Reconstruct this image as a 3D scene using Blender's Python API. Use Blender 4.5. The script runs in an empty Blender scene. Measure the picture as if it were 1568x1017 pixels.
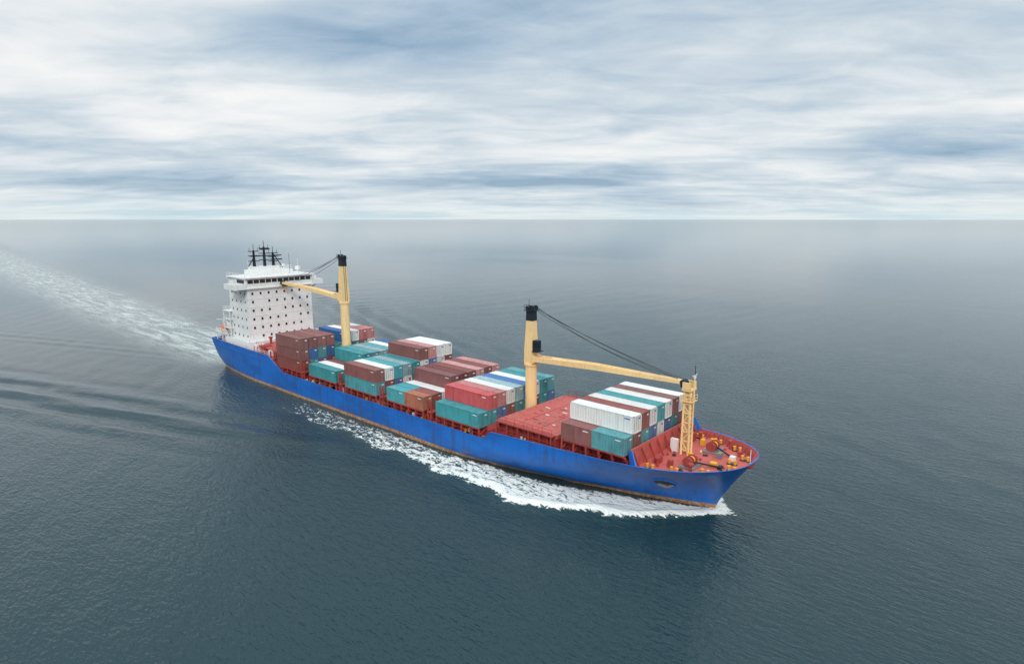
import bpy, bmesh, math, random
import numpy as np
from mathutils import Vector, Matrix
random.seed(7)
R=math.radians
sc=bpy.context.scene
sc.view_settings.view_transform='Standard'; sc.view_settings.look='None'; sc.view_settings.exposure=0
COL=bpy.context.collection
PX,PY=32.2,89.6; TH=R(-41.64)
SHIP=Matrix.Translation((PX,PY,0))@Matrix.Rotation(TH,4,'Z')

# ---------------- materials ----------------
class NT:
    def __init__(s,tree): s.t=tree; s.n=tree.nodes; s.l=tree.links
    def new(s,k,**kw):
        n=s.n.new(k)
        for a,v in kw.items(): setattr(n,a,v)
        return n
    def put(s,sock,v):
        if v is None: return
        if isinstance(v,bpy.types.NodeSocket): s.l.new(v,sock)
        else: sock.default_value=v
    def m(s,op,a,b=None,c=None,clamp=False):
        n=s.new('ShaderNodeMath',operation=op,use_clamp=clamp)
        s.put(n.inputs[0],a); s.put(n.inputs[1],b); s.put(n.inputs[2],c)
        return n.outputs[0]
    def mix(s,f,a,b):
        n=s.new('ShaderNodeMix',data_type='RGBA')
        s.put(n.inputs[0],f); s.put(n.inputs[6],a if not isinstance(a,tuple) else (*a[:3],1)); s.put(n.inputs[7],b if not isinstance(b,tuple) else (*b[:3],1))
        return n.outputs[2]
    def noise(s,vec,scale,detail=4,rough=.55,dist=0):
        n=s.new('ShaderNodeTexNoise'); s.put(n.inputs['Vector'],vec)
        n.inputs['Scale'].default_value=scale;n.inputs['Detail'].default_value=detail
        n.inputs['Roughness'].default_value=rough;n.inputs['Distortion'].default_value=dist
        return n.outputs['Fac']
    def mapv(s,vec,scale=(1,1,1),loc=(0,0,0),rot=(0,0,0)):
        n=s.new('ShaderNodeMapping'); s.put(n.inputs[0],vec)
        n.inputs['Scale'].default_value=scale;n.inputs['Location'].default_value=loc;n.inputs['Rotation'].default_value=rot
        return n.outputs[0]
    def rng(s,v,a,b,c=0.,d=1.,smooth=True):
        n=s.new('ShaderNodeMapRange'); n.interpolation_type='SMOOTHSTEP' if smooth else 'LINEAR'
        s.put(n.inputs[0],v)
        for i,q in enumerate((a,b,c,d)): s.put(n.inputs[i+1],q)
        return n.outputs[0]
def newmat(name):
    m=bpy.data.materials.new(name);m.use_nodes=True
    t=NT(m.node_tree); return m,t,m.node_tree.nodes['Principled BSDF']
def paint(name,rgb,rough=.5,grime=.35,rust=.15,rand=.0,spec=.4):
    m,t,b=newmat(name)
    tc=t.new('ShaderNodeTexCoord').outputs['Object']
    oi=t.new('ShaderNodeObjectInfo').outputs['Random']
    off=t.new('ShaderNodeVectorMath',operation='ADD'); t.l.new(tc,off.inputs[0])
    cx=t.new('ShaderNodeCombineXYZ'); t.put(cx.inputs[0],t.m('MULTIPLY',oi,97.)); t.put(cx.inputs[1],t.m('MULTIPLY',oi,31.)); t.l.new(cx.outputs[0],off.inputs[1])
    v=off.outputs[0]
    big=t.noise(v,.35,2,.6)
    st=t.noise(t.mapv(v,(2.2,2.2,.22)),1.0,3,.6)
    fi=t.noise(v,3.,3,.65)
    g=t.m('MULTIPLY',t.rng(t.m('ADD',t.m('MULTIPLY',big,.5),t.m('MULTIPLY',st,.5)),.42,.66),grime)
    c=t.mix(g,rgb,tuple(x*.45+.01 for x in rgb))
    c=t.mix(t.m('MULTIPLY',t.rng(fi,.45,.8),grime*.35),c,tuple(min(1,x*1.2+.05) for x in rgb))
    rs=t.m('MULTIPLY',t.rng(t.m('MULTIPLY',st,t.m('ADD',fi,.5)),.56,.72),rust)
    c=t.mix(rs,c,(.17,.06,.025))
    if rand:
        h=t.new('ShaderNodeHueSaturation'); t.l.new(c,h.inputs['Color'])
        t.put(h.inputs['Value'],t.m('ADD',1-rand,t.m('MULTIPLY',oi,2*rand)))
        t.put(h.inputs['Saturation'],t.m('ADD',.76,t.m('MULTIPLY',t.m('FRACT',t.m('MULTIPLY',oi,7.3)),.22)))
        c=h.outputs[0]
    t.l.new(c,b.inputs['Base Color'])
    t.put(b.inputs['Roughness'],t.rng(fi,.2,.8,rough-.08,rough+.15))
    b.inputs['Specular IOR Level'].default_value=spec
    return m
M={}
M['white']=paint('white_paint',(.82,.82,.80),.45,.16,.12)
M['red']=paint('red_deck_paint',(.56,.12,.10),.6,.5,.15)
M['redd']=paint('red_steel_paint',(.40,.06,.05),.6,.55,.25)
M['yellow']=paint('cream_yellow_paint',(.92,.65,.31),.45,.22,.15)
M['ylw']=paint('safety_yellow_paint',(.8,.42,.03),.5,.3,.15)
M['black']=paint('black_paint',(.012,.02,.03),.5,.2,.05)
M['grey']=paint('grey_steel',(.22,.22,.21),.5,.4,.3)
M['orange']=paint('orange_paint',(.7,.14,.03),.45,.2,.05)
M['bluep']=paint('blue_paint',(.014,.16,.56),.4,.3,.1)
m,t,b=newmat('dark_glass');b.inputs['Base Color'].default_value=(.01,.015,.02,1);b.inputs['Roughness'].default_value=.12;M['glass']=m
m,t,b=newmat('dark_steel_cable');b.inputs['Base Color'].default_value=(.02,.03,.035,1);b.inputs['Roughness'].default_value=.5;M['cable']=m
CC={'T':(.028,.31,.34),'R':(.60,.05,.055),'B':(.26,.07,.058),'D':(.20,.045,.042),'W':(.78,.78,.74),'U':(.015,.13,.38),
    'O':(.46,.14,.07),'L':(.56,.18,.165),'S':(.25,.42,.46)}
CM={k:paint('container_paint_'+n,CC[k],.5,.2 if k=='W' else .55,.14 if k=='W' else .4,.08 if k=='W' else .17) for k,n in (('T','teal'),('R','red'),('B','brown'),('D','maroon'),('W','white'),('U','blue'),('O','orange_brown'),('L','faded_red'),('S','pale_teal'))}
# hull paint
m,t,b=newmat('hull_paint')
tc=t.new('ShaderNodeTexCoord').outputs['Object'];sp=t.new('ShaderNodeSeparateXYZ');t.l.new(tc,sp.inputs[0]);Zc=sp.outputs[2]
big=t.noise(t.mapv(tc,(.12,.12,.3)),1.,3,.6);st=t.noise(t.mapv(tc,(1.1,1.1,.09)),1.,4,.6);fi=t.noise(tc,1.7,5,.7)
c=t.mix(t.m('MULTIPLY',t.rng(big,.4,.65),.7),(.010,.150,.55),(.008,.095,.37))
c=t.mix(t.m('MULTIPLY',t.rng(st,.48,.70),.55),c,(.02,.07,.22))
low=t.rng(Zc,.3,2.6,1.,0.)
c=t.mix(t.m('MULTIPLY',t.m('MULTIPLY',low,t.rng(st,.40,.6)),.6),c,(.07,.10,.17))
edge=t.m('ADD',Zc,t.m('MULTIPLY',t.m('SUBTRACT',fi,.5),.9))
boot=t.rng(edge,.62,.74,1.,0.)
bc=t.mix(t.rng(fi,.4,.62),(.34,.13,.06),(.50,.38,.24))
c=t.mix(boot,c,bc)
c=t.mix(t.m('MULTIPLY',t.rng(t.m('MULTIPLY',st,t.m('ADD',fi,.5)),.60,.74),.4),c,(.12,.08,.07))
t.l.new(c,b.inputs['Base Color']);b.inputs['Roughness'].default_value=.38;b.inputs['Specular IOR Level'].default_value=.4
bp=t.new('ShaderNodeBump');bp.inputs['Strength'].default_value=.25;bp.inputs['Distance'].default_value=.12
t.l.new(t.noise(t.mapv(tc,(.5,.5,.35)),1.,2),bp.inputs['Height']);t.l.new(bp.outputs[0],b.inputs['Normal'])
M['hull']=m

# ---------------- mesh builder ----------------
class MB:
    def __init__(s): s.v=[];s.f=[];s.mi=[];s.mats=[]
    def idx(s,mat):
        if mat not in s.mats: s.mats.append(mat)
        return s.mats.index(mat)
    def face(s,pts,mat):
        i=len(s.v);s.v+=[tuple(p) for p in pts];s.f.append(tuple(range(i,i+len(pts))));s.mi.append(s.idx(mat))
    def box(s,x0,x1,y0,y1,z0,z1,mat):
        if x0>x1:x0,x1=x1,x0
        if y0>y1:y0,y1=y1,y0
        i=len(s.v);s.v+=[(x0,y0,z0),(x1,y0,z0),(x1,y1,z0),(x0,y1,z0),(x0,y0,z1),(x1,y0,z1),(x1,y1,z1),(x0,y1,z1)]
        k=s.idx(mat)
        for f in ((3,2,1,0),(4,5,6,7),(0,1,5,4),(1,2,6,5),(2,3,7,6),(3,0,4,7)):
            s.f.append(tuple(i+a for a in f));s.mi.append(k)
    def cyl(s,p,q,r0,r1=None,mat=None,n=12):
        r1=r0 if r1 is None else r1
        p=Vector(p);q=Vector(q);d=(q-p).normalized();u=d.orthogonal().normalized();w=d.cross(u)
        i=len(s.v);k=s.idx(mat)
        for c,r in ((p,r0),(q,r1)):
            for j in range(n):
                a=2*math.pi*j/n;s.v.append(tuple(c+u*(r*math.cos(a))+w*(r*math.sin(a))))
        for j in range(n):
            s.f.append((i+j,i+(j+1)%n,i+n+(j+1)%n,i+n+j));s.mi.append(k)
        s.f.append(tuple(i+j for j in reversed(range(n))));s.mi.append(k)
        s.f.append(tuple(i+n+j for j in range(n)));s.mi.append(k)
    def beam(s,p,q,w0,h0,w1,h1,mat):
        p=Vector(p);q=Vector(q);d=(q-p).normalized();up=Vector((0,0,1));y=up.cross(d)
        if y.length<1e-3:y=Vector((0,1,0))
        y.normalize();z=d.cross(y);i=len(s.v)
        for c,w,h in ((p,w0,h0),(q,w1,h1)):
            for a,bb in ((-1,-1),(1,-1),(1,1),(-1,1)): s.v.append(tuple(c+y*(a*w/2)+z*(bb*h/2)))
        k=s.idx(mat)
        for f in ((0,1,2,3),(7,6,5,4),(0,4,5,1),(1,5,6,2),(2,6,7,3),(3,7,4,0)): s.f.append(tuple(i+a for a in f));s.mi.append(k)
    def rail(s,pts,mat,h=1.05,r=.035,post=2.0,n=2):
        for p,q in zip(pts[:-1],pts[1:]):
            p=Vector(p);q=Vector(q);L=(q-p).length
            for j in range(1,n+1):
                o=Vector((0,0,h*j/n));s.cyl(p+o,q+o,r,r,mat,5)
            c=max(1,int(L/post))
            for j in range(c+1):
                a=p.lerp(q,j/c);s.cyl(a,a+Vector((0,0,h)),r,r,mat,5)
    def mesh(s,name):
        me=bpy.data.meshes.new(name);me.from_pydata(s.v,[],s.f)
        for m in s.mats: me.materials.append(m)
        me.polygons.foreach_set('material_index',s.mi);me.update()
        bm=bmesh.new();bm.from_mesh(me);bmesh.ops.recalc_face_normals(bm,faces=bm.faces);bm.to_mesh(me);bm.free()
        return me
    def obj(s,name,parent=None,smooth=False):
        o=bpy.data.objects.new(name,s.mesh(name));COL.objects.link(o)
        if parent:o.parent=parent
        if smooth:
            for p in o.data.polygons:p.use_smooth=True
        return o
def empty(name,mat=None):
    o=bpy.data.objects.new(name,None);COL.objects.link(o);o.empty_display_size=2
    if mat is not None:o.matrix_world=mat
    return o
ship=empty('cargo_ship',SHIP)

# ---------------- hull ----------------
def lerp(a,b,t): return a+(b-a)*t
def interp(x,pts):
    if x<=pts[0][0]:return pts[0][1]
    for (a,u),(c,v) in zip(pts[:-1],pts[1:]):
        if x<=c:return lerp(u,v,(x-a)/(c-a))
    return pts[-1][1]
ZT=[(-158,8.9),(-121,8.6),(-113.5,5.1),(-39.6,5.1),(-37.6,6.9),(-9,8.3),(0,8.8),(5.6,9.3)]
def ztop(x): return interp(x,ZT)
def stem(z): return 0 if z<=0 else 5.6*(z/9.3)**1.25
def stern(z): return -158. if z>=2.8 else lerp(-151.,-158.,max(0,(z+2))/4.8)
def half(x,z):
    t=min(1,max(0,z/8.5));d=max(0,stem(z)-x)
    L=lerp(52,19,t**.8);n=lerp(1.45,2,t);mm=lerp(1,.45,t)
    q=min(1,d/L);h=12.2*(1-(1-q)**n)**mm
    if x<-125:
        s=(-125-x)/33;h*=1-lerp(.30,.045,t**.7)*s**2.2
    return h
xs=[-158,-156.5,-154,-150,-145,-140,-134,-128,-124,-121,-119,-117,-115.5,-113.5]+[ -113.5+(73.9/12)*i for i in range(1,12)]+[-39.6,-39,-38.3,-37.6,-35,-32,-30,-27,-24,-21,-18,-15.5,-13,-11,-9,-7,-5,-3.5,-2,-.5,1,2,3,4,4.7,5.2,5.5,5.6]
NL=14
def hp(xn,k):
    t=k/NL;zt=ztop(xn);z=-3+(zt+3)*t
    x=xn
    if xn>-30: x=-30+(xn+30)/35.6*(30+stem(z))
    if xn<-140: x=-140+(xn+140)/18*(-(stern(z))-140)
    return x,z
hb=MB();hm=M['hull']
grid={}
for s in (-1,1):
    for i,xn in enumerate(xs):
        for k in range(NL+1):
            x,z=hp(xn,k);y=s*(half(x,z) if i<len(xs)-1 else 0.0)
            grid[s,i,k]=len(hb.v);hb.v.append((x,y,z))
hb.idx(hm)
for s in (-1,1):
    for i in range(len(xs)-1):
        for k in range(NL):
            f=(grid[s,i,k],grid[s,i+1,k],grid[s,i+1,k+1],grid[s,i,k+1]);hb.f.append(f if s<0 else f[::-1]);hb.mi.append(0)
for k in range(NL):
    hb.f.append((grid[-1,0,k],grid[-1,0,k+1],grid[1,0,k+1],grid[1,0,k]));hb.mi.append(0)
hull=hb.obj('hull',ship)
bm=bmesh.new();bm.from_mesh(hull.data);bmesh.ops.remove_doubles(bm,verts=bm.verts,dist=.002);bmesh.ops.recalc_face_normals(bm,faces=bm.faces)
for f in bm.faces:f.smooth=True
for e in bm.edges:
    if e.is_manifold and e.calc_face_angle(0)>R(35): e.smooth=False
bm.to_mesh(hull.data);bm.free()
DK=[(-158,7.7),(-120,7.7),(-119.9,3.9),(-38.6,3.9),(-38.5,5.8),(-9.6,5.9),(-9.5,7.3),(5.6,8.1)]
def zdk(x): return interp(x,DK)
bw=MB();dk=MB()
xd=sorted(set(xs+[-120,-119.9,-38.6,-38.5,-9.6,-9.5]))
def ring(x):
    zt=ztop(x);xx=min(x,5.55);h=half(xx if x<5.5 else 5.5,zt) if x<5.6 else 0.
    return zt,h
for a,c in zip(xd[:-1],xd[1:]):
    za,ha=ring(a);zc,hc=ring(c);ia=max(0,ha-.3);ic=max(0,hc-.3)
    a2=min(a,5.3);c2=min(c,5.3)
    da,dc=zdk(a),zdk(c)
    ja=max(0,min(ia,half(min(a,5.),da)-.12));jc=max(0,min(ic,half(min(c,5.),dc)-.12))
    for s in (-1,1):
        bw.face([(a,s*(ha+.05),za+.01),(c,s*(hc+.05),zc+.01),(c2,s*ic,zc+.01),(a2,s*ia,za+.01)],M['bluep'])
        bw.face([(a2,s*ia,za+.01),(c2,s*ic,zc+.01),(c2,s*jc,dc),(a2,s*ja,da)],M['redd'])
    dk.face([(a2,-ja,da),(c2,-jc,dc),(c2,jc,dc),(a2,ja,da)],M['red'])
bw.obj('bulwark',ship);dk.obj('main_deck',ship)

hd=MB()
for x0,x1,dz in ((-157,-122,-1.6),):
    n=12
    for i in range(n):
        a=lerp(x0,x1,i/n);c=lerp(x0,x1,(i+1)/n);za=ztop(a)+dz;zc=ztop(c)+dz
        for s in (-1,1): hd.beam((a,s*(half(a,za)+.03),za),(c,s*(half(c,zc)+.03),zc),.16,.16,.16,.16,M['bluep'])
for s in (-1,1):
    ax,az=-5.5,4.9
    y=half(ax,az)
    n=14
    for i in range(n):
        a0=2*math.pi*i/n;a1=2*math.pi*(i+1)/n
        def pt(a,r): 
            xx=ax+1.7*r*math.cos(a);zz=az+1.1*r*math.sin(a);return (xx,s*(half(xx,zz)+.06),zz)
        hd.face([pt(a0,0.02),pt(a0,.8),pt(a1,.8),pt(a1,0.02)],M['black'])
        p0=Vector(pt(a0,.9));p1=Vector(pt(a1,.9));hd.cyl(p0,p1,.16,.16,M['bluep'],6)
    hd.beam((ax-.2,s*(y+.25),az+.7),(ax+.1,s*(half(ax,az-1)+.3),az-.9),.35,.35,.3,.3,M['redd'])
    hd.beam((ax-1.1,s*(half(ax-1.1,az-.5)+.3),az-.35),(ax,s*(half(ax,az-1)+.35),az-.9),.3,.35,.4,.45,M['grey'])
    hd.beam((ax+1.1,s*(half(ax+1.1,az-.5)+.3),az-.35),(ax,s*(half(ax,az-1)+.35),az-.9),.3,.35,.4,.45,M['grey'])
hd.obj('hull_fittings',ship)

# ---------------- cargo area ----------------
BH=6.55
BAYS=[-53.3,-69.3,-85.3,-101.3,-117.2]
cg=MB()
for x in BAYS:
    cg.box(x-.3,x+12.5,-9.0,9.0,3.8,5.6,M['redd']);cg.box(x-.1,x+12.3,-9.1,9.1,5.62,6.45,M['red'])
    for s in (-1,1):
        for i in range(6):
            xx=x+.15+i*2.38
            cg.box(xx-.14,xx+.14,s*11.35-.14,s*11.35+.14,3.8,6.3,M['redd'])
            cg.beam((xx,s*11.3,5.2),(xx,s*9.2,6.2),.15,.15,.15,.15,M['redd'])
        cg.box(x,x+12.2,s*11.45-.12,s*11.45+.12,6.3,6.52,M['redd'])
        cg.box(x,x+12.2,s*9.35-.12,s*9.35+.12,6.3,6.5,M['redd'])
for x in (-55.2,-71.2,-87.2,-104.1):
    for y in (-11.4,-9,-6,-3,0,3,6,9,11.4):
        if abs(x+104.1)<.1 and abs(y)<2: continue
        cg.box(x-.6,x-.35,y-.12,y+.12,3.8,9.2,M['redd']);cg.box(x+.35,x+.6,y-.12,y+.12,3.8,9.2,M['redd'])
    cg.box(x-.7,x+.7,-11.6,11.6,6.6,6.75,M['redd']);cg.box(x-.7,x-.6,-11.6,11.6,7.7,7.8,M['redd']);cg.box(x+.6,x+.7,-11.6,11.6,7.7,7.8,M['redd'])
    cg.beam((x-.5,-11.5,3.9),(x+.5,-11.5,6.6),.1,.1,.1,.1,M['redd'])
def hatch(x0,x1,h,zt):
    cg.box(x0,x1,-h,h,5.7,zt-.75,M['redd']);cg.box(x0-.25,x1+.25,-h-.35,h+.35,zt-.7,zt,M['red'])
    n=int((x1-x0)/1.6)
    for s in (-1,1):
        for i in range(n+1):
            xx=lerp(x0+.1,x1-.1,i/n);cg.beam((xx,s*(h+.25),5.9),(xx,s*(h+.3),zt-.72),.12,.5,.12,.6,M['redd'])
        cg.box(x0,x1,s*(h+.45)-.06,s*(h+.45)+.06,7.2,7.32,M['redd'])
hatch(-37.3,-24.2,9.7,8.95)
hatch(-22.8,-16,9.0,8.95)
hatch(-15.5,-9.9,8.2,8.95)
for x in (-33.0,-28.6):
    cg.box(x-.05,x+.05,-9.9,9.9,8.952,8.99,M['redd'])
for i in range(9):
    y=-9.2+i*2.3
    for x in (-36.8,-31.3,-30.3,-24.9): cg.box(x-.16,x+.16,y-.14,y+.14,8.952,9.05,M['grey'])
for k in range(26):
    x=random.uniform(-36,-25.5);y=random.uniform(-8.5,8.5);cg.box(x,x+random.uniform(.4,1.2),y,y+.25,8.952,9.03,random.choice([M['redd'],M['white'],M['grey']]))
for s in (-1,1):
    for i in range(6):
        xx=-22.2+i*2.4;hl=min(11.2,half(xx,5.8)-.7);hh=min(10.9,half(xx,8)-.5)
        cg.beam((xx,s*hl,5.8),(xx,s*hh,8.9),.3,.3,.3,.3,M['redd'])
        cg.beam((xx,s*hh,7.4),(xx,s*8.8,8.6),.15,.15,.15,.15,M['redd'])
    cg.box(-22.4,-10.2,s*10.9-.15,s*10.9+.15,8.9,9.15,M['redd'])
for k in range(60):
    x=random.uniform(-116,-14);z=3.9 if x<-39 else 5.85
    sz=random.uniform(.3,.8);yo=min(10.9,half(x+sz,z)-.9);y=-random.uniform(min(9.6,yo-.2),yo);cg.box(x,x+sz,y,y+sz*.7,z,z+random.uniform(.4,1.5),random.choice([M['redd'],M['grey'],M['white'],M['redd'],M['ylw'],M['black']]))
for s in (-1,1):
    cg.rail([(-37,s*(10.9),8.95),(-24.4,s*10.9,8.95)],M['redd'],1.0,.04)
    cg.rail([(-112,s*12.0,5.1),(-40,s*12.0,5.1)],M['redd'],.8,.03,2.4,1)
    cg.box(-37.3,-24.2,s*10.06,s*11.1,8.75,8.93,M['redd'])
    for i in range(6):
        xx=-37.1+i*2.5;cg.box(xx-.1,xx+.1,s*10.9-.1,s*10.9+.1,5.8,8.75,M['redd'])
cg.obj('hatches_and_lashing_bridges',ship)

# ---------------- containers ----------------
def container_mesh(L,ck,H=2.85):
    mb=MB();m=CM[ck];hw=1.22;e=L/2
    for s in (-1,1):
        for t2 in (-1,1): mb.box(s*e-s*.16,s*e,t2*hw-t2*.16,t2*hw,0,H,m)
        mb.box(-e+.16,e-.16,s*hw-s*.1,s*hw-s*.003,.003,.18,m);mb.box(-e+.16,e-.16,s*hw-s*.1,s*hw-s*.003,H-.15,H-.003,m)
        p=.5;n=int((L-.32)/p);p=(L-.32)/n
        for i in range(n):
            x=-e+.16+i*p;yo=s*(hw-.02);yi=s*(hw-.085)
            xsn=[x,x+p*.32,x+p*.5,x+p*.82,x+p];ys=[yo,yo,yi,yi,yo]
            for j in range(4): mb.face([(xsn[j],ys[j],.18),(xsn[j+1],ys[j+1],.18),(xsn[j+1],ys[j+1],H-.15),(xsn[j],ys[j],H-.15)],m)
    p=.6;n=int((L-.3)/p);p=(L-.3)/n
    for i in range(n):
        x=-e+.15+i*p;zo=H-.02;zi=H-.06;xsn=[x,x+p*.35,x+p*.5,x+p*.85,x+p];zs=[zo,zo,zi,zi,zo]
        for j in range(4): mb.face([(xsn[j],-hw+.1,zs[j]),(xsn[j+1],-hw+.1,zs[j+1]),(xsn[j+1],hw-.1,zs[j+1]),(xsn[j],hw-.1,zs[j])],m)
    for s in (-1,1):
        mb.box(s*e-s*.12,s*e-s*.004,-hw+.16,hw-.16,.003,.2,m);mb.box(s*e-s*.12,s*e-s*.004,-hw+.16,hw-.16,H-.15,H-.003,m)
        mb.box(s*e-s*.12,s*e-s*.06,-hw+.16,hw-.16,.2,H-.15,m)
        for y in (-.85,-.35,.35,.85):
            mb.cyl((s*(e-.03),y,.15),(s*(e-.03),y,H-.1),.025,.025,M['grey'] if s>0 else m,5)
        mb.box(s*(e-.062),s*(e-.05),-.012,.012,.2,H-.15,M['black'])
        for t2 in (-1,1):
            for z in (0,H-.12): mb.box(s*e-s*.18,s*e+s*.006,t2*hw-t2*.18,t2*hw+t2*.006,z,z+.122,M['grey'])
    mb.face([(-e+.1,-hw+.1,.05),(e-.1,-hw+.1,.05),(e-.1,hw-.1,.05),(-e+.1,hw-.1,.05)],m)
    lm=M['white'] if ck!='W' else M['bluep']
    for s in (-1,1):
        mb.box(s*(e-.058)-.003,s*(e-.058)+.003,.3,1.0,H-.75,H-.5,lm)
        y=s*(hw-.012);x=s*(-e+1.2)
        mb.box(x-.5,x+.5,y-.006,y+.006,H-.62,H-.45,lm)
    return mb.mesh('container_%d_%s'%(round(L),ck))
cache={}
def container(xc,yc,z,L,ck):
    if (L,ck) not in cache: cache[L,ck]=container_mesh(L,ck)
    o=bpy.data.objects.new('shipping_container',cache[L,ck]);COL.objects.link(o)
    jx=random.uniform(-.05,.05);jy=random.uniform(-.03,.03)
    o.matrix_world=SHIP@Matrix.Translation((xc+jx,yc+jy,z))
def bay(x0,base,rows,pitch=2.56,y0=-10.24):
    for i,r in enumerate(rows):
        for k,c in enumerate(r):
            z=base+k*2.88
            if len(c)==1: container(x0+6.1,y0+i*pitch,z,12.19,c)
            elif c!='--':
                if c[0]!='-':container(x0+3.03,y0+i*pitch,z,6.06,c[0])
                if c[1]!='-':container(x0+9.16,y0+i*pitch,z,6.06,c[1])
bay(-22.4,9.18,[['BT'],['B','W'],['T','B'],['U','W'],['W','T'],['U','W'],['T','B'],['B','W'],['B']],2.52,-9.85)
bay(-53.3,BH,[['T'],['T','R'],['U','L'],['B','W'],['T','S'],['T','U'],['B','W'],['T','T'],['U','T']])
bay(-69.3,BH,[['TO'],['TB'],['W'],['B','D'],['B','D'],['U','B'],['T','L'],['W','B'],['T','L']])
bay(-85.3,BH,[['T','B'],['B','W'],['U','T'],['W','S'],['T','T'],['B','W','B'],['T','U','L'],['B','W','W'],['T','B','W']])
bay(-101.3,BH,[['T'],['W'],['B','--'],['T','T'],['U','T'],['W','S'],['B','T'],['T','W'],['B','U']])
bay(-117.2,BH,[['B','B','B'],['T','TU','B'],['U','T','B'],['B','U','B'],['T','T'],['U','W','U'],['B','T','W'],['T','B','L'],['U','BW','WL']])

# ---------------- deck cranes ----------------
def crane(bx,by,zb,zp,zt,tip,side,nm):
    root=empty(nm,SHIP@Matrix.Translation((bx,by,0)))
    mb=MB();y=M['yellow'];k=M['black']
    tip=Vector(tip)-Vector((bx,by,0));d=1 if tip.x>0 else -1
    mb.cyl((0,0,zb),(0,0,zp-1.6),1.2,1.12,y,28);mb.cyl((0,0,zp-1.6),(0,0,zp-1.2),1.35,1.35,y,28)
    mb.cyl((0,0,zb),(0,0,zb+.5),1.5,1.5,y,20)
    mb.obj('pedestal',root,False)
    mb=MB()
    mb.beam((0,0,zp-1.2),(0,0,zp+1.5),1.95,2.0,1.95,1.95,y)
    mb.beam((0,0,zp+1.5),(0,0,zt-3),1.95,1.95,1.4,1.5,y)
    mb.box(d*.95,d*1.5,-1.1,1.1,zp-.9,zp+.5,y)
    mb.obj('tower',root)
    mb=MB()
    mb.beam((0,0,zt-3),(0,0,zt-1.1),1.5,1.6,1.4,1.5,k)
    mb.box(-1.0,1.0,-1.05,1.05,zt-1.1,zt-.95,k)
    for s in (-.5,.5):
        mb.cyl((d*.7,s-.15,zt-.5),(d*.7,s+.15,zt-.5),.5,.5,k,14);mb.cyl((-d*.6,s-.15,zt-.6),(-d*.6,s+.15,zt-.6),.4,.4,k,14)
        mb.beam((0,s,zt-1),(d*.7,s,zt-.3),.15,.3,.15,.3,k)
    mb.rail([(-1,-1.0,zt-.95),(1,-1.0,zt-.95)],k,1.0,.04,1)
    mb.cyl((-.6,0,zt-.9),(-.6,0,zt+1.1),.06,.04,k,6)
    mb.box(d*1.1,d*2.2,-.9,.3,zp+1.5,zp+3.6,k);mb.box(d*1.15,d*2.22,-.92,.2,zp+2.3,zp+3.2,M['glass'])
    mb.box(d*1.0,d*2.4,-1.1,.9,zp+1.35,zp+1.48,k)
    for s in (-.25,.25): mb.cyl((-d*1.1,s,zp-1),(-d*.85,s,zt-3),.04,.04,k,5)
    mb.obj('head_and_cab',root)
    mb=MB();p=Vector((d*1.3,0,zp-.1));
    for s in (-1,1):
        mb.beam(p+Vector((0,s*.95,0)),p.lerp(tip,.45)+Vector((0,s*.65,.25)),.28,.95,.26,1.0,y)
        mb.beam(p.lerp(tip,.45)+Vector((0,s*.65,.25)),tip+Vector((0,s*.4,0)),.26,1.0,.22,.55,y)
    for i in range(12):
        a=p.lerp(tip,(i+.6)/12.2);w=lerp(.9,.4,min(1,(i+.6)/12));mb.beam(a+Vector((0,-w,.1)),a+Vector((0,w,.1)),.3,.5,.3,.5,y)
    mb.beam(p.lerp(tip,.12)+Vector((0,0,.42)),tip+Vector((0,0,.2)),1.6,.08,.8,.08,y)
    mb.cyl(tip+Vector((0,-.6,0)),tip+Vector((0,.6,0)),.5,.5,k,14)
    mb.box(tip.x-.7,tip.x+.9,-.5,.5,tip.z-1.0,tip.z-.3,k)
    mb.obj('jib',root)
    mb=MB()
    for s,r in ((-.75,.97),(-.3,1.),(.3,.94),(.75,.86)):
        q=p.lerp(tip,r)+Vector((0,s*.6,.5));a=Vector((d*.9,s,zt-.5));n=8;pr=a
        for i in range(1,n+1):
            f=i/n;c=a.lerp(q,f)-Vector((0,0,1.1*math.sin(math.pi*f)*(.2+1.0*abs(s))));mb.cyl(pr,c,.05,.05,M['cable'],5);pr=c
    mb.cyl(tip+Vector((0,0,-.5)),tip+Vector((0,0,-1.6)),.05,.05,M['cable'],5);mb.box(tip.x-.25,tip.x+.25,-.2,.2,tip.z-2.2,tip.z-1.5,M['ylw'])
    mb.obj('cables_and_hook',root)
crane(-39.1,1.2,4.0,18.4,28.7,(-6.6,.6,19.3),1,'deck_crane')
crane(-103.1,1.0,4.0,24.8,36.0,(-134.0,.4,26.6),-1,'deck_crane')

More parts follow.
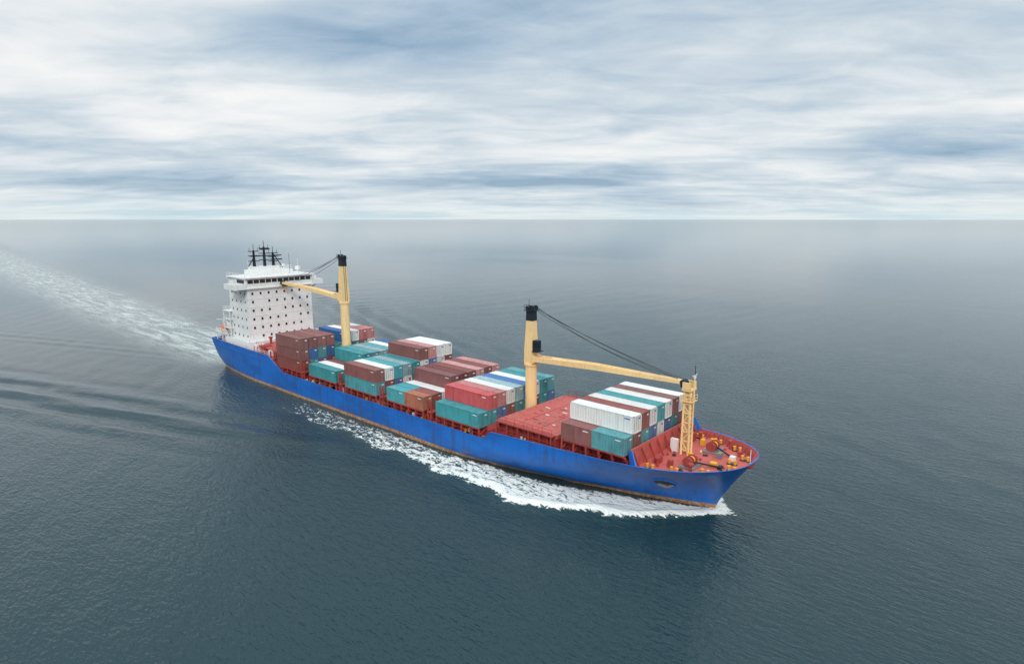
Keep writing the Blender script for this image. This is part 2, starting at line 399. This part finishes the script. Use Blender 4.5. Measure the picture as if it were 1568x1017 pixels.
# ---------------- forecastle ----------------
fc=MB()
def fz(x): return zdk(x)
fc.box(-9.6,-9.3,-10.4,10.4,7.35,10.3,M['red'])
for i in range(9):
    y=-10+i*2.5;fc.beam((-9.25,y,9.9),(-8.0,y,7.4),.12,.3,.12,.3,M['redd'])
for s in (-1,1):
    fc.beam((-9.4,s*10.6,10.2),(-8.6,s*11.0,7.9),.25,.9,.25,1.6,M['bluep'])
px,py=-5.6,.4
for dx in (-.6,.6):
    for dy in (-.6,.6):
        fc.beam((px+dx,py+dy,7.3),(px+dx*.85,py+dy*.9,18.3),.34,.34,.3,.3,M['yellow'])
for i in range(7):
    z=8.2+i*1.55
    fc.box(px-.62,px+.62,py-.66,py-.53,z,z+.18,M['yellow']);fc.box(px-.62,px+.62,py+.53,py+.66,z,z+.18,M['yellow'])
    fc.box(px-.66,px-.53,py-.52,py+.52,z,z+.18,M['yellow']);fc.box(px+.53,px+.66,py-.52,py+.52,z,z+.18,M['yellow'])
    if i<6:
        s=1 if i%2 else -1
        fc.beam((px-.55*s,py-.6,z),(px+.55*s,py-.6,z+1.55),.12,.12,.12,.12,M['yellow']);fc.beam((px+.6,py-.55*s,z),(px+.6,py+.55*s,z+1.55),.12,.12,.12,.12,M['yellow'])
fc.box(px-1.0,px+1.0,py-1.0,py+1.0,16.4,16.52,M['yellow']);fc.rail([(px-1.0,py-1.0,16.5),(px+1.0,py-1.0,16.5),(px+1.0,py+1.0,16.5)],M['yellow'],1.,.04,1.)
fc.box(px-.8,px+.8,py-1.0,py+1.0,18.2,18.5,M['yellow'])
for s in (-1,1): fc.box(px-.7,px+.7,py+s*.95-.1,py+s*.95+.1,18.5,19.6,M['yellow'])
fc.cyl((px+.85,py,7.5),(px+.85,py,20.5),.16,.12,M['yellow'],10);fc.cyl((px+.85,py,20.5),(px+.85,py,22.4),.07,.05,M['black'],6)
fc.beam((px+.85,py-.9,20.8),(px+.85,py+.9,20.8),.08,.08,.08,.08,M['white']);fc.cyl((px+.85,py,20.3),(px+.85,py,20.7),.22,.22,M['white'],8)
fc.box(px-2.6,px-1.4,py-.35,py+.35,7.35,9.6,M['white'])
def windlass(x,y,s):
    z=fz(x);fc.box(x-1.2,x+1.2,y-1.7,y+1.7,z,z+.25,M['grey'])
    for k,c in ((-1.2,M['redd']),(-.3,M['ylw']),(.6,M['redd'])): fc.cyl((x,y+k,z+.95),(x,y+k+.65,z+.95),.62,.62,c,16);fc.cyl((x,y+k-.08,z+.95),(x,y+k,z+.95),.8,.8,M['redd'],16)
    fc.box(x-1.1,x-.4,y+1.2,y+1.7,z+.2,z+1.5,M['ylw']);fc.beam((x+.6,y-.2,z+.9),(x+4.2,y*.55,z+.3),.2,.2,.2,.2,M['black'])
    fc.cyl((x+4.2,y*.55,z),(x+4.2,y*.55,z+.45),.4,.4,M['redd'],12)
windlass(-2.6,-4.2,-1);windlass(-2.6,4.2,1)
for x,y in ((-7,-8.8),(-3.4,-8),(.6,-6.1),(3.2,-2.6),(3.2,2.6),(.6,6.1),(-3.4,8),(-7,8.8),(2.2,0)):
    z=fz(x)
    fc.box(x-.75,x+.75,y-.3,y+.3,z,z+.12,M['black'])
    for q in (-.45,.45): fc.cyl((x+q,y,z+.1),(x+q,y,z+.7),.2,.2,M['ylw'],10);fc.cyl((x+q,y,z+.7),(x+q,y,z+.78),.25,.25,M['ylw'],10)
for x,y,sx,sy,h,c in ((-7.3,-5.6,.9,1.1,1.0,'redd'),(-7.2,3.2,1.2,1.6,.9,'redd'),(1.6,1.7,.8,.8,.7,'white'),(.2,-2.2,1.,.8,.6,'ylw'),(-.4,1.6,.6,1.2,.9,'grey'),(-7.6,7,.9,.9,1.5,'redd'),(-4.9,-6.3,.7,.7,1.1,'redd'),(1.5,-2.8,.6,.9,.5,'black'),(-5.2,5.9,.6,.8,1.0,'ylw'),(1.8,4.2,.5,.8,.8,'redd')):
    z=fz(x);fc.box(x-sx/2,x+sx/2,y-sy/2,y+sy/2,z,z+h,M[c])
for x,y in ((-6.6,-7.2),(-6.5,7.9),(-1.3,-6.9),(-.8,6.6)):
    z=fz(x);fc.cyl((x,y,z),(x,y,z+1.2),.22,.22,M['redd'],10);fc.cyl((x,y,z+1.2),(x,y,z+1.5),.42,.42,M['redd'],12)
for k in range(26):
    x=random.uniform(-8,2.5);hh=half(x,8)-1.2;y=random.uniform(-hh,hh);z=fz(x);fc.cyl((x,y,z),(x,y,z+random.uniform(.1,.4)),random.uniform(.15,.45),.2,random.choice([M['yellow'],M['redd'],M['redd'],M['grey'],M['black']]),10)
for i in range(16):
    x=-8.5+i*.85;hh=half(x,ztop(x))-.35;h2=max(.2,half(x,zdk(x))-1.0)
    for s in (-1,1): fc.beam((x,s*hh,ztop(x)-.15),(x,s*h2,zdk(x)+.05),.08,.1,.08,.35,M['redd'])
fc.rail([(x,(half(x,ztop(x))-.15),ztop(x)) for x in (-8,-4,-1,2,4,5)],M['redd'],.5,.03,1.5,1)
fc.cyl((4.9,0,8),(4.9,0,11),.07,.05,M['white'],6)
fc.obj('forecastle_fittings',ship)

# ---------------- superstructure ----------------
hs=MB();W=M['white'];G=M['glass']
XF=-135.;XB=-146.5;HW=10.
hs.box(XB,XF,-HW,HW,7.6,25.4,W)
hs.box(XB-2,XF+1.6,-HW-1.2,HW+1.2,7.6,10.3,W)
lev=[10.5,13.0,15.5,18.0,20.5,22.9]
for j,z in enumerate(lev):
    if j: hs.box(XB-.4,XF+.07,-HW-.07,HW+.07,z-.45,z-.37,W)
    n=8
    for i in range(n):
        y=-HW+1.5+i*(2*HW-3)/(n-1)
        if (i*7+j*5)%9==0: continue
        hs.box(XF,XF+.05,y-.24,y+.24,z+.8,z+1.42,G);hs.box(XF,XF+.03,y-.3,y+.3,z+.74,z+1.48,M['grey'])
    for i in range(4):
        x=XF-1.6-i*2.7
        for s in (-1,1): hs.box(x-.25,x+.25,s*(HW+.04),s*HW,z+.8,z+1.42,G)
for i in range(5):
    y=-8+i*4;hs.box(XF+1.6,XF+1.64,y-.3,y+.3,8.7,9.4,G)
for s in (-1,1):
    for z in (13.0,15.6,18.2):
        hs.box(XB-3.5,XB+1,s*(HW-5),s*(HW+1.0),z-.12,z,W)
        hs.rail([(XB-3.4,s*(HW-5),z),(XB-3.4,s*(HW+.9),z),(XB+1,s*(HW+.9),z)],W,1.05,.05,1.5)
    for x in (XB-3.3,XB+.8): hs.box(x-.12,x+.12,s*(HW+.8)-.12,s*(HW+.8)+.12,7.7,18.1,W)
    hs.beam((XB-3,s*(HW+.4),10.3),(XB,s*(HW+.4),13.0),.8,.12,.8,.12,W);hs.beam((XB,s*(HW+.4),13.0),(XB-3,s*(HW+.4),15.6),.8,.12,.8,.12,W)
    hs.rail([(XB-2,s*(HW+1.1),10.3),(XF+1.5,s*(HW+1.1),10.3)],W,1.05,.05,1.5)
hs.rail([(XF+1.5,-HW-1.1,10.3),(XF+1.5,HW+1.1,10.3)],W,1.05,.05,1.5)
B0=25.4
hs.box(XF-6,XF+.6,-13.8,13.8,B0,B0+.3,W)
hs.box(XB+1,XF+.2,-10.4,10.4,B0+.3,B0+3.0,W)
hs.box(XB+.6,XF+.9,-10.9,10.9,B0+3.0,B0+3.3,W)
hs.box(XF+.2,XF+.26,-9.9,9.9,B0+1.55,B0+2.55,G)
for i in range(12):
    y=-9.9+i*1.8;hs.box(XF+.25,XF+.32,y-.09,y+.09,B0+1.5,B0+2.6,W)
for s in (-1,1):
    hs.box(XF-5,XF-.5,s*10.4,s*10.46,B0+1.55,B0+2.55,G)
    hs.box(XF+.45,XF+.6,s*10.5,s*13.8,B0+.3,B0+1.5,W);hs.box(XF-6,XF+.45,s*13.65,s*13.8,B0+.3,B0+1.5,W);hs.box(XF-6,XF-5.85,s*10.5,s*13.65,B0+.3,B0+1.5,W)
    hs.beam((XF-2.5,s*10.1,B0-2.4),(XF-2.5,s*13.4,B0-.1),.3,.5,.3,.3,W)
    hs.box(XF-3.6,XF-2.4,s*12.6,s*13.4,B0+.3,B0+2.4,W)
Q=B0+3.3
hs.box(XB+2,XF-3,-6,6,Q,Q+1.5,W)
hs.rail([(XF+.7,-10.7,Q),(XF+.7,10.7,Q)],W,1.,.05,1.6);hs.rail([(XF+.7,-10.7,Q),(XB+1,-10.7,Q)],W,1.,.05,1.6)
hs.rail([(XF-3.1,-5.9,Q+1.5),(XF-3.1,5.9,Q+1.5),(XB+2,5.9,Q+1.5)],W,1.,.05,1.6)
hs.cyl((XF-3,7.6,Q),(XF-3,7.6,Q+1.2),.3,.3,W,10);hs.cyl((XF-3,7.6,Q+1.2),(XF-3,7.6,Q+2.2),.8,.8,W,16)
hs.cyl((XF-4,3.6,Q+1.5),(XF-4,3.6,Q+2.4),.2,.2,W,10);hs.cyl((XF-4,3.6,Q+2.4),(XF-4,3.6,Q+3.1),.5,.5,W,12)
hs.box(-154.5,XB-2,-4.5,4.5,7.7,20.5,W);hs.box(-153.5,-149,-3.4,3.4,20.5,27,W)
hs.obj('accommodation_block',ship)
ms=MB();K=M['black']
ms.box(-143.5,-139.5,-5.2,2.6,Q+1.5,Q+2.6,W)
ZB=Q+2.6
for y,h,x in ((-4.4,37.2,-141),(-1.6,38.2,-140.2),(1.6,36.4,-141.2)):
    ms.beam((x,y,ZB),(x,y,h-1.2),.7,.7,.4,.4,K);ms.cyl((x,y,h-1.2),(x,y,h+.6),.1,.07,K,6)
    for q in (.3,.62,.88):
        z=lerp(ZB,h-1,q);ms.box(x-.7,x+.7,y-1.35,y+1.35,z,z+.18,K)
    for q in (-1.25,1.25): ms.cyl((x,y+q,lerp(ZB,h-1,.88)),(x,y+q,lerp(ZB,h-1,.88)+1.1),.07,.05,K,5)
ms.beam((-141,-5.6,34.3),(-141,4.2,34.3),.25,.3,.25,.3,K)
ms.beam((-139.6,-3.2,36.3),(-139.6,-.1,36.3),.25,.35,.25,.35,K)
ms.beam((-139.6,.0,33.2),(-139.6,3.6,33.2),.25,.35,.25,.35,K)
ms.beam((-141,-4.4,34.),(-141,-6.2,ZB),.2,.2,.2,.2,K);ms.beam((-141,1.6,34.8),(-141,4.6,ZB-1),.2,.2,.2,.2,K)
for y in (-2.4,-.6,1.4): ms.cyl((-151,y,27),(-151,y,29.5),.5,.5,K,12)
ms.cyl((-137,-8.2,Q),(-137,-8.2,33.5),.06,.04,W,5);ms.cyl((-138,5,Q),(-138,5,35.),.06,.04,K,5);ms.cyl((-140,8.8,Q),(-140,8.8,33),.06,.04,W,5)
ms.obj('radar_mast',ship)
af=MB()
for s in (-1,1):
    n=7
    for i in range(n):
        t0,t1=i/n,(i+1)/n
        def rr(t): return .9*math.sqrt(max(.03,1-(2*t-1)**4))
        af.cyl((lerp(-154,-150,t0),s*10.1,12.1),(lerp(-154,-150,t1),s*10.1,12.1),rr(t0),rr(t1),M['orange'],14)
    for x in (-154,-149.5):
        af.beam((x,s*9.0,7.8),(x,s*9.4,14.6),.35,.35,.3,.3,W);af.beam((x,s*9.4,14.6),(x,s*11.2,14.9),.3,.3,.25,.25,W)
    af.box(-155.6,-147.8,s*8.4,s*11.2,10.9,11.1,W);af.rail([(-155.6,s*11.1,11.1),(-147.8,s*11.1,11.1)],W,1.2,.08,1.0,3)
    for x in (-155.4,-151.5,-148): af.box(x-.12,x+.12,s*10.9-.12,s*10.9+.12,7.7,10.9,W)
    af.rail([(-157.5,s*11.0,8.9),(-121.5,s*11.9,8.6)],M['white'],.9,.04,2.0)
    for x in (-133,-129,-125,-122):
        af.box(x,x+1.4,s*7.5,s*10.0,7.7,7.7+random.uniform(1,2.6),random.choice([M['redd'],M['redd'],W]))
af.rail([(-157.6,-11,8.9),(-157.6,11,8.9)],M['white'],.9,.04,2.)
af.box(-133,-119.5,-8.5,8.5,3.9,9.3,M['redd']);af.box(-133,-120,-9.5,9.5,9.3,9.6,M['red'])
for y in (-7,-3,2,6): af.cyl((-156,y,7.7),(-156,y,8.8),.5,.5,M['ylw'],12);
af.cyl((-155,-5,8.5),(-155,-3.4,8.5),.8,.8,M['redd'],14);af.cyl((-155,3.4,8.5),(-155,5,8.5),.8,.8,M['redd'],14)
for x in (-131,-127,-123): af.cyl((x,-6,9.6),(x,-6,11.2),.35,.35,M['redd'],10);af.cyl((x,-6,11.2),(x,-6,11.7),.6,.6,M['redd'],10)
af.rail([(-133,-9.4,9.6),(-120.2,-9.4,9.6)],M['redd'],1.,.04,1.5)
for i in range(7): 
    x=-119.5+.0-i*1.9;af.box(x-.12,x+.12,-11.2,-10.95,7.7,9.6,M['redd'])
af.obj('aft_deck_fittings',ship)

# ---------------- sea ----------------
def axis(lo,hi,step,far,g=1.09):
    a=list(np.arange(lo,hi+.01,step));s=step;x=a[-1];R1=[]
    while x<far: s*=g;x+=s;R1.append(x)
    s=step;x=lo;L1=[]
    while x>-far: s*=g;x-=s;L1.append(x)
    return np.array(L1[::-1]+a+R1)
ax=axis(-330,30,.8,60000);ay=axis(-110,45,.7,60000)
X,Y=np.meshgrid(ax,ay,indexing='ij')
def sstep(a,b,x):
    t=np.clip((x-a)/(b-a),0,1);return t*t*(3-2*t)
A=np.abs(Y);D=-X
Z=np.zeros_like(X)
rng=np.random.RandomState(3)
near=sstep(420,150,np.hypot(X+120,Y))
for i in range(14):
    k=2*math.pi/rng.uniform(5,17);th=R(70)+rng.normal()*.5;Z+=near*.011*np.sin(k*(X*math.cos(th)+Y*math.sin(th))+rng.uniform(0,6.3))
yc=5+.345*D
env=np.exp(-((A-yc)/(6+.045*np.abs(D)))**2)*sstep(50,110,D)*sstep(420,200,D)
for ang,wl,am in ((20,9.5,.44),(27,5.2,.10)):
    n=A*math.cos(R(ang))-D*math.sin(R(ang));Z+=am*env*np.cos(2*math.pi*n/wl+.5*np.sin(D/23.))
yc2=6+.33*(D-150);env2=np.exp(-((A-yc2)/(4+.03*np.abs(D-150)))**2)*sstep(155,190,D)*sstep(420,250,D)
Z+=.08*env2*np.cos(2*math.pi*(A*math.cos(R(24))-D*math.sin(R(24)))/7.)
outer=np.interp(D,[-3,0,5,12,24,50,90,130],[0,3.2,8.8,14.6,19.8,19.8,20.5,23])
outer=outer+.7*np.sin(D/3.1)+.5*np.sin(D/1.37+1)
rd=(A-outer+1.6)
Z+=.7*np.exp(-(rd/1.6)**2)*sstep(-2,3,D)*sstep(60,12,D)
Z-=.25*np.exp(-((rd-4)/2.5)**2)*sstep(0,6,D)*sstep(90,20,D)
foam=np.zeros_like(X)
inner=np.interp(D,[-3,0,10,25,50,140],[0,0,4.0,9.5,12.4,13.])
band=sstep(inner-.8,inner+1.2,A)*sstep(outer+.5,outer-.9,A)
strength=np.interp(D,[-4,-2,0,6,20,34,50,70,95,130],[0,.6,1.,.86,.76,.72,.68,.62,.54,0])
foam=band*strength
crest=np.exp(-(rd/2.1)**2)*sstep(-2,1,D)*np.interp(D,[0,10,24,40,70,105],[1,1.,.95,.82,.66,0]);foam=np.maximum(foam,crest*.98)
hug=np.exp(-((A-12.3)/.7)**2)*sstep(25,45,D)*sstep(165,120,D)*.46;foam=np.maximum(foam,hug)
stemf=np.exp(-((X-.8)**2+ (Y)**2)/8.);foam=np.maximum(foam,stemf)
wy=np.interp(D,[150,200,300,460,830,2000],[0,1,6,16,38,140])
ww=np.interp(D,[150,300,900],[9,13,23]);wd=(Y-wy)/ww
wk=np.exp(-np.abs(wd*.72)**3)*sstep(150,162,D)*np.interp(D,[150,900,3000,6000],[1,1.,.5,0])
nx,ny=X.shape
me=bpy.data.meshes.new('sea')
vs=np.stack([X,Y,Z],-1).reshape(-1,3)
idx=np.arange(nx*ny).reshape(nx,ny)
q=np.stack([idx[:-1,:-1],idx[1:,:-1],idx[1:,1:],idx[:-1,1:]],-1).reshape(-1,4)
me.vertices.add(len(vs));me.vertices.foreach_set('co',vs.ravel().astype(np.float32))
me.loops.add(q.size);me.loops.foreach_set('vertex_index',q.ravel().astype(np.int32))
me.polygons.add(len(q));me.polygons.foreach_set('loop_start',np.arange(0,q.size,4,dtype=np.int32))
me.polygons.foreach_set('use_smooth',np.ones(len(q),dtype=bool))
me.update(calc_edges=True)
for nm,arr in (('foam',foam),('wake',wk)):
    at=me.attributes.new(nm,'FLOAT','POINT');at.data.foreach_set('value',arr.ravel().astype(np.float32))
sea=bpy.data.objects.new('sea',me);COL.objects.link(sea);sea.matrix_world=SHIP
m,t,b=newmat('sea_water')
tc=t.new('ShaderNodeTexCoord').outputs['Object']
fa=t.new('ShaderNodeAttribute',attribute_name='foam').outputs['Fac'];wa=t.new('ShaderNodeAttribute',attribute_name='wake').outputs['Fac']
n1=t.noise(t.mapv(tc,(.38,1.0,1),rot=(0,0,R(15))),1.,2,.55,.3)
n2=t.noise(t.mapv(tc,(1.1,2.6,1),rot=(0,0,R(-4))),1.,2,.6)
patch=t.noise(t.mapv(tc,(.004,.011,1),rot=(0,0,R(35))),1.,2,.55,.6)
f1=t.noise(t.mapv(tc,(.45,1.0,1)),1.,6,.72,1.2)
f2=t.noise(t.mapv(tc,(1.3,2.2,1)),1.,4,.7,.6)
fn=t.m('ADD',t.m('MULTIPLY',f1,.65),t.m('MULTIPLY',f2,.35))
thr=t.m('SUBTRACT',.83,t.m('MULTIPLY',fa,.52))
fm=t.rng(t.m('SUBTRACT',fn,thr),-.01,.045)
fm=t.m('MULTIPLY',fm,t.rng(fa,.02,.2))
wn=t.noise(t.mapv(tc,(.05,.35,1)),1.,4,.7,.8)
wf=t.m('MULTIPLY',t.m('MULTIPLY',t.rng(t.m('ADD',t.m('MULTIPLY',wn,.6),t.m('MULTIPLY',f2,.4)),.38,.66),wa),.72)
fm2=t.m('MAXIMUM',fm,wf)
# ripples are finer than a metre; their visible relief drops with range from the ship
ln=t.new('ShaderNodeVectorMath',operation='LENGTH');t.l.new(tc,ln.inputs[0])
fall=t.m('DIVIDE',1.,t.m('ADD',1.,t.m('POWER',t.m('DIVIDE',ln.outputs['Value'],150.),1.8)))
amp=t.m('ADD',.42,t.m('MULTIPLY',t.rng(patch,.35,.65),.65))
amp=t.m('ADD',amp,t.m('ADD',t.m('MULTIPLY',wa,.6),t.m('MULTIPLY',fa,.8)));amp=t.m('MULTIPLY',amp,fall)
h=t.m('ADD',t.m('MULTIPLY',n1,.34),t.m('MULTIPLY',n2,.24))
h=t.m('MULTIPLY',h,amp)
bp=t.new('ShaderNodeBump');bp.inputs['Strength'].default_value=1.;bp.inputs['Distance'].default_value=1.
t.l.new(h,bp.inputs['Height']);t.l.new(bp.outputs[0],b.inputs['Normal'])
wc=t.mix(t.rng(patch,.3,.7),(.009,.032,.042),(.014,.042,.050))
wc=t.mix(t.m('MULTIPLY',fa,.25),wc,(.08,.16,.16))
wc=t.mix(t.m('MULTIPLY',wa,.45),wc,(.13,.19,.19))
c=t.mix(fm2,wc,(.86,.87,.80))
t.l.new(c,b.inputs['Base Color']);t.put(b.inputs['Roughness'],t.m('ADD',.09,t.m('MULTIPLY',fm2,.6)));b.inputs['IOR'].default_value=1.333
me.materials.append(m)

# ---------------- world ----------------
SUN_AZ=R(182);SUN_EL=R(38)
w=bpy.data.worlds.new('World');sc.world=w;w.use_nodes=True
t=NT(w.node_tree);bg=t.n['Background']
sky=t.new('ShaderNodeTexSky');sky.sky_type='NISHITA';sky.sun_disc=False;sky.sun_elevation=SUN_EL;sky.sun_rotation=SUN_AZ
g=t.new('ShaderNodeTexCoord').outputs['Generated'];s=t.new('ShaderNodeSeparateXYZ');t.l.new(g,s.inputs[0])
x,y,z=s.outputs
zp=t.m('MAXIMUM',z,0.);zc=t.m('ADD',zp,.11)
cv=t.new('ShaderNodeCombineXYZ');t.put(cv.inputs[0],t.m('DIVIDE',x,zc));t.put(cv.inputs[1],t.m('DIVIDE',y,zc))
P=cv.outputs[0]
c1=t.noise(t.mapv(P,(.50,.85,1),loc=(3.1,1.7,0),rot=(0,0,R(22))),1.,5,.50,.5)
c2=t.noise(t.mapv(P,(1.7,2.8,1),loc=(7.,2,0),rot=(0,0,R(14))),1.,5,.58,.5)
az=t.m('ARCTAN2',x,y)
wob=t.noise(t.mapv(g,(4,4,22)),1.,3,.6)
az2=t.m('ADD',az,t.m('MULTIPLY',t.m('SUBTRACT',c1,.5),.35));z2=t.m('ADD',z,t.m('MULTIPLY',t.m('SUBTRACT',wob,.5),.045))
tot=t.m('ADD',t.m('MULTIPLY',t.m('SUBTRACT',c1,.5),1.55),t.m('MULTIPLY',t.m('SUBTRACT',c2,.5),.8))
tot=t.m('ADD',tot,.56)
for a0,z0,sa,sz,am in ((-.04,.060,.17,.012,-.50),(-.50,.145,.26,.03,.34),(-.30,.17,.09,.03,.2),(.26,.155,.30,.022,-.18),(-.36,.245,.30,.022,-.10),(.42,.25,.22,.04,.12),(.05,.108,.35,.02,.24),(.62,.095,.16,.022,-.22),(-.55,.055,.3,.014,-.16)):
    da=t.m('DIVIDE',t.m('SUBTRACT',az2,a0),sa);dz=t.m('DIVIDE',t.m('SUBTRACT',z2,z0),sz)
    e=t.m('POWER',2.718,t.m('MULTIPLY',t.m('ADD',t.m('MULTIPLY',da,da),t.m('MULTIPLY',dz,dz)),-1.))
    tot=t.m('ADD',tot,t.m('MULTIPLY',e,am))
cr=t.new('ShaderNodeValToRGB');t.l.new(tot,cr.inputs[0]);el=cr.color_ramp.elements
el[0].position=.0;el[0].color=(.24,.38,.53,1);el[1].position=1.0;el[1].color=(.93,.935,.93,1)
for p_,c_ in ((.30,(.44,.56,.68)),(.52,(.60,.69,.76)),(.75,(.79,.835,.865))):
    e=el.new(p_);e.color=(*c_,1)
sc10=t.new('ShaderNodeVectorMath',operation='SCALE');t.l.new(cr.outputs[0],sc10.inputs[0])
t.put(sc10.inputs[3],t.m('MULTIPLY',t.rng(z,.32,.95,1.,2.0),10.))
cov=t.rng(tot,.05,.35,.88,.98)
col=t.mix(cov,sky.outputs[0],sc10.outputs[0])
hz=t.m('POWER',2.718,t.m('MULTIPLY',t.m('DIVIDE',zp,.022),-1.))
strk=t.noise(t.mapv(g,(5,5,120)),1.,3,.6)
hzc=t.mix(t.rng(strk,.35,.65),(6.0,7.8,8.3),(8.3,8.8,8.7))
col=t.mix(t.m('MULTIPLY',hz,.88),col,hzc)
t.l.new(col,bg.inputs['Color']);bg.inputs['Strength'].default_value=.1

sl=bpy.data.lights.new('sun','SUN');sl.energy=1.5;sl.angle=R(14);sl.color=(1,.96,.9)
so=bpy.data.objects.new('sun',sl);COL.objects.link(so)
dv=Vector((math.sin(SUN_AZ)*math.cos(SUN_EL),math.cos(SUN_AZ)*math.cos(SUN_EL),math.sin(SUN_EL)))
so.rotation_euler=dv.to_track_quat('Z','Y').to_euler();so.location=(0,-50,120)

cd=bpy.data.cameras.new('camera');cd.sensor_width=36;cd.lens=36*930/1568;cd.clip_start=.5;cd.clip_end=200000
co=bpy.data.objects.new('camera',cd);COL.objects.link(co);co.location=(0,0,45);co.rotation_euler=(math.pi/2-math.atan(172.5/930),0,0)
sc.camera=co
